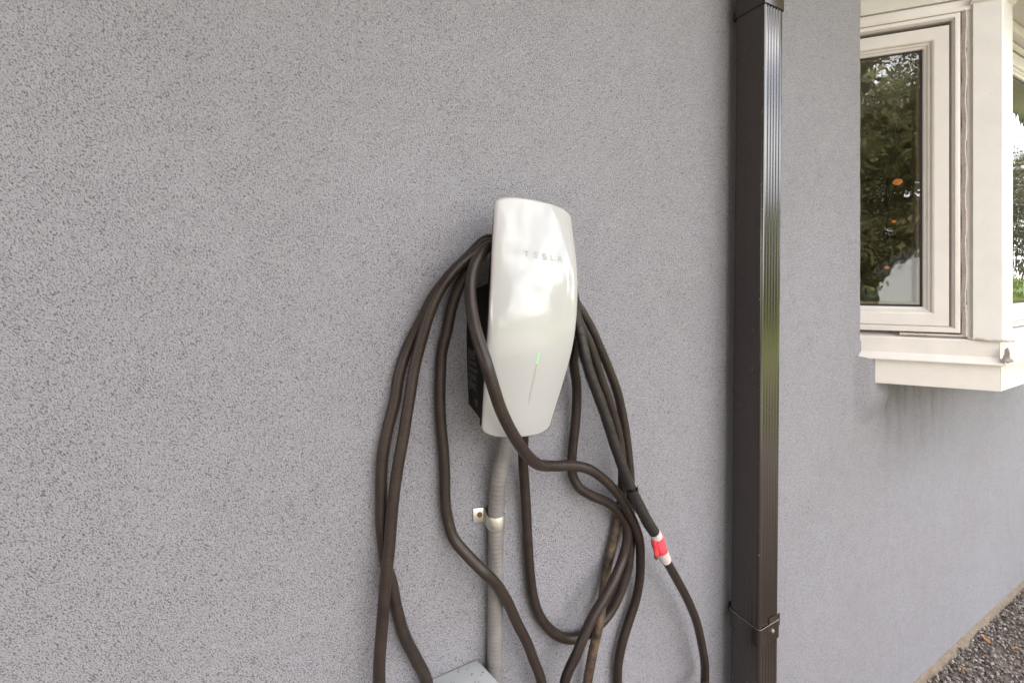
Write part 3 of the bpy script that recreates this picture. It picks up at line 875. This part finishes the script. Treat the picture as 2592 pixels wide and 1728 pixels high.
# plug handle at the loose end, below the picture
e = path[-1]
hd = [e, e+Vector((-.03,0,-.03)), e+Vector((-.07,0,-.06)), e+Vector((-.12,-.01,-.085)), e+Vector((-.17,-.02,-.10)), e+Vector((-.20,-.025,-.105))]
obj('plug_handle', *sweep(catmull(hd,4), lambda i, a: (.010,.012,.015,.017,.018,.018,.018,.018,.019,.021,.022,.022,.022,.022,.023,.024,.024,.024,.024,.023,.022)[min(i,20)], 14), M['housing'], cable, smooth=True)

# ---------------------------------------------------------------- conduit and its strap
cpts = [(.3200,.034,1.150),(.3176,.030,1.126),(.3135,.028,1.0935),(.3065,.026,1.0615),(.3033,.022,1.0215),(.3030,.0165,.9751),(.3035,.0150,.9093),(.3028,.0148,.80),(.3020,.0148,.7086),(.301,.0148,.60),(.301,.0148,.45),(.301,.0148,.20),(.301,.0148,-.02)]
cp = dense(catmull([W(p) for p in cpts], 8), .0011)
CR = .0131
conduit = obj('conduit', *sweep(cp, lambda i, a: CR + .00020*math.sin(i*1.05), 22), M['conduit'], None, smooth=True, auto=60, loc=(.299, -.019, 0),
              label='ribbed grey flexible conduit running down the wall from the charger bottom', cat='conduit')
strap = thing('conduit_strap', 'small galvanised one-hole strap holding the grey conduit to the wall', 'strap', (.302, 0, .968))
def strap_mesh():
    prof = []   # (x, out) cross-section in plan, left ear then over the conduit
    cx_, co = .3030, .0166; R1 = CR+.0010; R2 = R1+.0013
    inner = [(.2685,.0010),(cx_-R1-.0005,.0010)] + [(cx_-R1*math.cos(a), co+R1*math.sin(a)) for a in [math.pi*k/16-.0 for k in range(17)]] + [(cx_+R1, .0005)]
    outer = [(.2685,.0026),(cx_-R2-.0012,.0026)] + [(cx_-R2*math.cos(a), co+R2*math.sin(a)) for a in [math.pi*k/16 for k in range(17)]] + [(cx_+R2, .0005)]
    n = len(inner); z0, z1 = .9700, .9880; v = []; f = []
    def zz(k): return (z0+.003, z1+.0085) if k == 0 else ((z0, z1+.006) if k == 1 else (z0-.004, z1-.001))
    for k in range(n):
        a, b = zz(k)
        v += [W((*inner[k],a)), W((*inner[k],b)), W((*outer[k],a)), W((*outer[k],b))]
    for k in range(n-1):
        q = 4*k
        f += [(q,q+1,q+5,q+4),(q+2,q+6,q+7,q+3),(q,q+4,q+6,q+2),(q+1,q+3,q+7,q+5)]
    f += [(0,2,3,1)]; q = 4*(n-1); f += [(q,q+1,q+3,q+2)]
    return v, f
v, f = strap_mesh(); obj('strap_band', v, f, M['zinc'], strap, bevel=.0004)
def disc(cx_, oz, r, o0, o1, n=16, dome=0):
    p = [W((cx_, o0, oz)), W((cx_, o0+(o1-o0)*.7, oz)), W((cx_, o1, oz))]
    return sweep(p, lambda i, a: r if i < 2 else r*.7, n)
sc = obj('screw', *disc(.2795, .9845, .0042, .002, .0062), M['rust'], strap, smooth=True, auto=40)
obj('screw_slot', *[[W(q) for q in [(.2768,.0064,.9838),(.2822,.0064,.9848),(.2822,.0064,.9856),(.2768,.0064,.9846)]], [(0,1,2,3)]], M['gasket'], sc)

# ---------------------------------------------------------------- electrical box at the bottom edge
ebox = thing('electrical_box', 'grey-green metal electrical box below the charger, speckled with dirt', 'electrical box', (.19, 0, .40))
def ebody():
    z0, z1 = .40, .745
    t = [(.105,.001),(.2755,.001),(.2930,.062),(.2960,.085),(.085,.085),(.0875,.062)]
    v = [W((x,o,z1)) for x,o in t] + [W((x,o,z0)) for x,o in [(.105,.001),(.2755,.001),(.2765,.062),(.277,.080),(.103,.080),(.104,.062)]]
    n = len(t); f = [tuple(range(n)), tuple(range(n,2*n))] + [(i,(i+1)%n,n+(i+1)%n,n+i) for i in range(n)]
    return v, f
v, f = ebody(); obj('box_body', v, f, M['box'], ebox, bevel=.003)
v, f = box(.100,.281,-.094,-.0855,.41,.735); obj('cover', v, f, M['box'], ebox, bevel=.003)
def hood_bits():
    pass

# ---------------------------------------------------------------- downspout
spout = thing('downspout', 'dark brown ribbed metal downspout fixed to the wall between charger and window', 'downspout', (.93, -.05, 0))
def lean(z): return (z-1.25)*.0140
SX0, SX1, SO0, SO1 = .8985, .9660, .020, .0885
def ribbed_side(a, b, n, edge, depth, nrm):
    """points from a to b with n square ribs standing proud by depth"""
    a = Vector(a); b = Vector(b); d = b-a; nv = Vector(nrm); out = []
    for i in range(n):
        u0 = edge + (1-2*edge)*i/n; w = (1-2*edge)/n
        for q, h in ((.0,0),(.18,1),(.52,1),(.70,0)):
            out.append(a + d*(u0+w*q) + nv*(h*depth))
    return out
def spout_profile(g=0):
    x0, x1, o0, o1 = SX0-g, SX1+g, SO0-g, SO1+g
    r = .006
    P = []
    def corner(cx_, co, a0):
        for k in range(5):
            a = a0 + math.pi/2*k/4; P.append(Vector((cx_+r*math.cos(a), co+r*math.sin(a))))
    # go round: left side (o0 -> o1), front (x0 -> x1), right, back
    if g == 0:
        P += ribbed_side((x0,o0+r),(x0,o1-r), 6, .06, .0004, (1,0))
    for k in range(5):
        a = math.pi - math.pi/2*k/4; P.append(Vector((x0+r+r*math.cos(a), o1-r+r*math.sin(a))))
    if g == 0:
        P += ribbed_side((x0+r,o1),(x1-r,o1), 5, .05, .0013, (0,-1))
    for k in range(5):
        a = math.pi/2 - math.pi/2*k/4; P.append(Vector((x1-r+r*math.cos(a), o1-r+r*math.sin(a))))
    if g == 0:
        P += ribbed_side((x1,o1-r),(x1,o0+r), 6, .06, .0011, (-1,0))
    for k in range(5):
        a = -math.pi/2*k/4; P.append(Vector((x1-r+r*math.cos(a), o0+r+r*math.sin(a))))
    for k in range(5):
        a = -math.pi/2 - math.pi/2*k/4; P.append(Vector((x0+r+r*math.cos(a), o0+r+r*math.sin(a))))
    return P
def extrude(P, z0, z1, inner=None):
    n = len(P); v = []; f = []
    for z in (z0, z1):
        for p in P: v.append(Vector((p.x+lean(z), -p.y, z)))
    for i in range(n): f.append((i,(i+1)%n,n+(i+1)%n,n+i))
    if inner:
        for z in (z0, z1):
            for p in inner: v.append(Vector((p.x+lean(z), -p.y, z)))
        m_ = len(inner)
        for i in range(n):
            j = (i+1) % n
            f.append((i,j,2*n+j,2*n+i)); f.append((n+i,n+j,3*n+j,3*n+i)); f.append((2*n+i,2*n+j,3*n+j,3*n+i))
    return v, f
PR = spout_profile()
obj('pipe', *extrude(PR, .02, 1.995), M['brown'], spout, smooth=True, auto=28)
PRU = [p*1.0 for p in PR]
c0 = Vector(((SX0+SX1)/2, (SO0+SO1)/2))
PRU = [c0 + (p-c0)*1.035 for p in PR]
obj('pipe', *extrude(PRU, 1.969, 3.2), M['brown'], spout, smooth=True, auto=28, label='upper length sleeved over the lower one')
SB, SBI = spout_profile(.0024), spout_profile(.0014)
def strap_ring(z0, z1, name):
    return obj(name, *extrude(SB, z0, z1, SBI), M['brown'], spout, smooth=True, auto=40)
st = strap_ring(.588, .6255, 'pipe_strap')
M['bare'] = mat('bare_aluminium_edge', (.55,.50,.46), .35, metal=.7)
obj('strap_edge', *extrude(spout_profile(.0023), .6256, .6262, spout_profile(.0015)), M['bare'], st, label='bright bare metal cut edge of the strap')
# lapped leaf on the front face, standing a little higher
v, f = box(SX0+.034, SX1+.0036, -(SO1+.0012), -(SO1+.0002), .612, .6385)
v = [(x+lean(z), y, z) for x,y,z in v]
obj('strap_leaf', v, f, M['brown'], st, bevel=.0003)
p = Vector((SX0+.042+lean(.61), 0, 0))
obj('screw', *sweep([Vector((p.x,-(SO1+.002),.611)), Vector((p.x,-(SO1+.0045),.611)), Vector((p.x,-(SO1+.0062),.611))], lambda i,a: (.0048,.0044,.002)[i], 12), M['screw'], st, smooth=True, auto=40)
strap_ring(1.9705, 1.999, 'pipe_strap')
for zz in (.600, 1.98):   # standoffs to the wall
    v, f = box(SX0+.022, SX1-.022, -.0185, 0, zz, zz+.02); v = [(x+lean(z),y,z) for x,y,z in v]
    obj('strap_standoff', v, f, M['brown'], spout)

# ---------------------------------------------------------------- gravel, fallen leaves
def gravel():
    r = random.Random(21); v = []; f = []
    bm = bmesh.new(); bmesh.ops.create_icosphere(bm, subdivisions=1, radius=1)
    bv = [q.co.copy() for q in bm.verts]; bf = [tuple(k.index for k in p.verts) for p in bm.faces]; bm.free()
    cnt = 0
    while cnt < 20000:
        x = r.uniform(1.55, 4.3); o = .012 + r.random()**1.3*.75
        s = r.uniform(.0025,.0058); ax = (s*r.uniform(.8,1.5), s*r.uniform(.6,1.1), s*r.uniform(.5,.9))
        R = Matrix.Rotation(r.uniform(0,6.28),3,'Z') @ Matrix.Rotation(r.uniform(-.6,.6),3,'X') @ Matrix.Rotation(r.uniform(-.6,.6),3,'Y')
        n = len(v); c = Vector((x,-o,.003+r.uniform(0,.008)))
        for b in bv:
            k = 1+r.uniform(-.22,.22); v.append(c + R @ Vector((b.x*ax[0]*k, b.y*ax[1]*k, b.z*ax[2]*k)))
        f += [tuple(i+n for i in g) for g in bf]; cnt += 1
    return v, f
M['stone'] = mat('grey_pebble', (.3,.28,.27), .8)
_g = nd(M['stone'], 'ShaderNodeNewGeometry')
lk(M['stone'], ramp(M['stone'], _g.outputs['Random Per Island'], [(0,(.05,.04,.034)),(.35,(.13,.105,.09)),(.6,(.22,.19,.17)),(.88,(.40,.37,.35)),(1,(.24,.15,.10))]), base(M['stone']))
v, f = gravel()
me = bpy.data.meshes.new('gravel'); me.from_pydata([tuple(q) for q in v], [], f); me.materials.append(M['stone'])
go = bpy.data.objects.new('gravel', me); C.objects.link(go); go['kind'] = 'stuff'; go['label'] = 'grey and brown pebble gravel along the foot of the wall'; go['category'] = 'gravel'
M['leaf'] = mat('dry_orange_leaf', (.42,.17,.05), .7)
def leaf(x, o, z, s, rz, label):
    v = []; f = []
    prof = [(-1,0),(-.7,.28),(-.2,.42),(.3,.34),(.75,.14),(1.15,0)]
    for i, (a, b) in enumerate(prof):
        cz = .12*math.cos(i*.8)
        v += [(a,b,cz+.25*b),(a,-b,cz+.25*b),(a,0,cz)]
    for i in range(len(prof)-1):
        k = 3*i; f += [(k,k+3,k+5,k+2),(k+2,k+5,k+4,k+1)]
    cr_, sr = math.cos(rz), math.sin(rz)
    vv = [(x+s*(a*cr_-b*sr), -o+s*(a*sr+b*cr_), z+s*c) for a,b,c in v]
    obj('fallen_leaf', vv, f, M['leaf'], None, smooth=True, loc=(x,-o,z), label=label, cat='leaf', group='dry leaves fallen on the gravel')
leaf(2.33,.040,.016,.020,.7,'curled orange dry leaf lying against the foot of the wall')
leaf(2.38,.105,.014,.011,2.1,'small orange dry leaf out on the gravel')
leaf(2.09,.050,.014,.012,1.2,'brown dry leaf nearest the bottom edge, on the gravel by the wall')

# ---------------------------------------------------------------- what the window glass and metal mirror: shed, trees, hedge; added light-blocking trees
globe_lamp(3.825, .80, 2.05, .027, 'highest warm lit lamp glimpsed through the bay window glass')
globe_lamp(3.90, .85, 1.78, .013, 'middle warm lit lamp glimpsed through the bay window glass')
globe_lamp(3.72, .82, 1.443, .014, 'lowest warm lit lamp glimpsed through the bay window glass')
M['bark'] = ground_mat('tree_bark', (.05,.035,.025), (.11,.085,.06), 12)
def leaf_mat(name, a, b):
    m = mat(name, a, .55, spec=.3)
    g = nd(m, 'ShaderNodeNewGeometry')
    lk(m, ramp(m, g.outputs['Random Per Island'], [(0,a),(1,b)]), base(m))
    m.node_tree.nodes['Principled BSDF'].inputs['Subsurface Weight'].default_value = 0
    t = nd(m, 'ShaderNodeBsdfTranslucent'); lk(m, ramp(m, g.outputs['Random Per Island'], [(0,a),(1,b)]), t.inputs['Color'])
    ms = nd(m, 'ShaderNodeMixShader'); ms.inputs[0].default_value = .35
    out = m.node_tree.nodes['Material Output']; bs = m.node_tree.nodes['Principled BSDF']
    lk(m, bs.outputs[0], ms.inputs[1]); lk(m, t.outputs[0], ms.inputs[2]); lk(m, ms.outputs[0], out.inputs['Surface'])
    return m
M['leaves'] = leaf_mat('tree_leaves', (.050,.052,.018), (.145,.130,.055))
M['leaves2'] = leaf_mat('bright_shrub_leaves', (.10,.17,.02), (.19,.26,.04))
def crown_mesh(name, rx, rz, nclump, per, size, seed, m):
    r = random.Random(seed); v = []; f = []
    for _ in range(nclump):
        while True:
            p = Vector((r.uniform(-1,1), r.uniform(-1,1), r.uniform(-1,1)))
            if .25 < p.length < 1: break
        c = Vector((p.x*rx*(1-.25*max(0,p.z)), p.y*rx*(1-.25*max(0,p.z)), p.z*rz)); cs = r.uniform(.10,.22)*rx
        for _ in range(per):
            q = c + Vector((r.gauss(0,1), r.gauss(0,1), r.gauss(0,.7)))*cs
            a = Vector((r.uniform(-1,1), r.uniform(-1,1), r.uniform(-.6,.6))).normalized(); b = a.cross(Vector((r.uniform(-1,1),r.uniform(-1,1),r.uniform(-1,1)))).normalized()
            s = size*r.uniform(.6,1.3); n = len(v)
            v += [q-a*s, q+b*s*.55, q+a*s, q-b*s*.55]; f.append((n,n+1,n+2,n+3))
    me = bpy.data.meshes.new(name); me.from_pydata([tuple(x) for x in v], [], f); me.materials.append(m)
    return me
def trunk_mesh(name, h, r0, seed):
    r = random.Random(seed); g = MB()
    p = [Vector((0,0,0))]
    for i in range(1, 7): p.append(Vector((r.uniform(-.15,.15)*i*.4, r.uniform(-.15,.15)*i*.4, h*i/6)))
    pp = catmull(p, 3); g.add(sweep(pp, lambda i, a: r0*(1.25-.95*i/len(pp)), 10))
    for k in range(7):
        s = pp[int(len(pp)*(.35+.08*k)) if int(len(pp)*(.35+.08*k)) < len(pp) else -1]; an = k*2.4
        e = s + Vector((math.cos(an)*h*.28, math.sin(an)*h*.28, h*.22))
        bp_ = catmull([s, s.lerp(e,.5)+Vector((0,0,-.05*h)), e], 3); g.add(sweep(bp_, lambda i, a: r0*.35*(1-.8*i/len(bp_)), 6))
    me = bpy.data.meshes.new(name); me.from_pydata([tuple(x) for x in g.v], [], g.f); me.materials.append(M['bark'])
    return me
CR_A = [crown_mesh('tree_crown_mesh', 3.4, 4.6, 250, 26, .17, s, M['leaves']) for s in (1, 2)]
TR_A = trunk_mesh('tree_trunk_mesh', 10.0, .26, 4)
SH_A = crown_mesh('shrub_crown_mesh', .9, .8, 90, 30, .07, 9, M['leaves2'])
SH_D = crown_mesh('bush_crown_mesh', .9, .8, 90, 26, .075, 19, M['leaves'])
SH_T = trunk_mesh('shrub_trunk_mesh', 1.2, .05, 6)
def tree(x, y, s, k, rz, label, shrub=False):
    t = thing('shrub' if shrub else 'tree', label, 'shrub' if shrub else 'tree', (x, y, -.012), 'bushes across the lawn' if shrub else 'trees beyond the lawn')
    t.scale = (s, s, s); t.rotation_euler = (0, 0, rz)
    a = bpy.data.objects.new('trunk', SH_T if shrub else TR_A); link(a, t)
    b = bpy.data.objects.new('crown', (SH_D if k else SH_A) if shrub else CR_A[k]); link(b, t); b.location = (0, 0, .95 if shrub else 7.2)
# mirrored in the angled pane
tree(-12.0,-27,1.05,0,.3,'tall leafy tree behind the grey shed, mirrored in the angled window pane')
tree(-17.5,-31,1.25,1,1.9,'broad leafy tree left of the grey shed, mirrored in the window pane')
tree(-8.5,-30,1.15,1,4.0,'leafy tree right of the grey shed, mirrored in the window pane')
tree(-15.5,-40,1.75,0,5.2,'tallest leafy tree far behind the shed, mirrored in the window pane')
tree(-23,-36,1.5,1,2.6,'leafy tree at the far left end of the mirrored row')
tree(-10.5,-37,1.5,1,0.9,'slim leafy tree in the second mirrored row, right of the tallest tree')
tree(-12.5,-23,2.6,1,.4,'big bush left of the grey shed, mirrored in the window pane',True)
tree(-10.2,-25,2.9,1,1.4,'big bush close behind the grey shed, mirrored in the window pane',True)
tree(-15.5,-26,3.0,1,3.4,'big bush at the left end of the mirrored bushes',True)
# unseen trees added on the charger's left to block light from that side
tree(-4.6,-4.6,.74,0,.8,'unseen tree added nearest the wall on the left to block light')
tree(-8.6,-3.6,.80,1,2.8,'unseen tree added farther left along the wall to block light')
tree(-6.6,-8.6,1.0,1,4.4,'unseen tree added at the driveway edge on the left to block light')
tree(-11.5,-7.6,1.0,0,5.5,'unseen tree added behind the driveway edge on the far left to block light')
# mirrored in the front pane and the downspout
tree(34,-14,.75,0,1.0,'leafy tree down the lawn, mirrored in the front window pane')
tree(42,-9.5,.8,1,2.2,'leafy tree farthest along the house side, mirrored in the front pane')
tree(36,-24,.70,1,3.3,'leafy tree at the lawn corner, mirrored in the brown downspout')
tree(30,-31,.60,0,3.9,'small leafy tree farthest from the wall, mirrored in the brown downspout')
tree(12.5,-3.3,1.0,0,.4,'bright green bush beside the house end, mirrored in the front pane',True)
tree(15.0,-4.6,1.25,0,2.4,'larger bright green bush behind the first, mirrored in the front pane',True)
tree(14.0,-8.5,1.3,0,1.4,'bright green bush at the lawn edge, mirrored in the downspout',True)
tree(13.0,-7.2,2.0,0,2.9,'big bright green bush on the lawn, mirrored in the downspout',True)
tree(12.0,-10.2,2.3,0,.7,'widest bright green bush on the lawn, mirrored in the downspout',True)
tree(17.5,-10.5,2.5,0,5.0,'farthest big bright green bush on the lawn, mirrored in the downspout',True)
shed = thing('garden_shed', 'low grey shed with a dark pitched roof, mirrored in the angled window pane', 'shed', (-6.7,-19,0))
def shed_geo(x0, x1, y0, y1, eave, ridge):
    xm = (x0+x1)/2
    v = [(x0,y0,0),(x1,y0,0),(x1,y1,0),(x0,y1,0),(x0,y0,eave),(x1,y0,eave),(x1,y1,eave),(x0,y1,eave),(xm,y0,ridge),(xm,y1,ridge)]
    return v, [(0,1,5,8,4),(3,2,6,9,7),(0,3,7,4),(1,2,6,5)]
v, f = shed_geo(-8.6,-4.8,-22.5,-19,1.55,2.75)
M['shedwall'] = ground_mat('pale_grey_siding', (.40,.40,.42), (.46,.46,.48), 2)
obj('wall', v, f, M['shedwall'], shed)
xm = -6.7
g = MB()
for sgn in (-1, 1):
    xe = xm + sgn*2.15
    ze = 2.80-2.15*(1.2/1.9)
    g.add(([(xm,-18.75,2.80),(xe,-18.75,ze),(xe,-22.75,ze),(xm,-22.75,2.80),(xm,-18.75,2.95),(xe,-18.75,ze+.15),(xe,-22.75,ze+.15),(xm,-22.75,2.95)],
           [(0,1,2,3),(4,5,6,7),(0,1,5,4),(1,2,6,5),(2,3,7,6)]))
obj('roof', g.v, g.f, M['shingle'], shed)
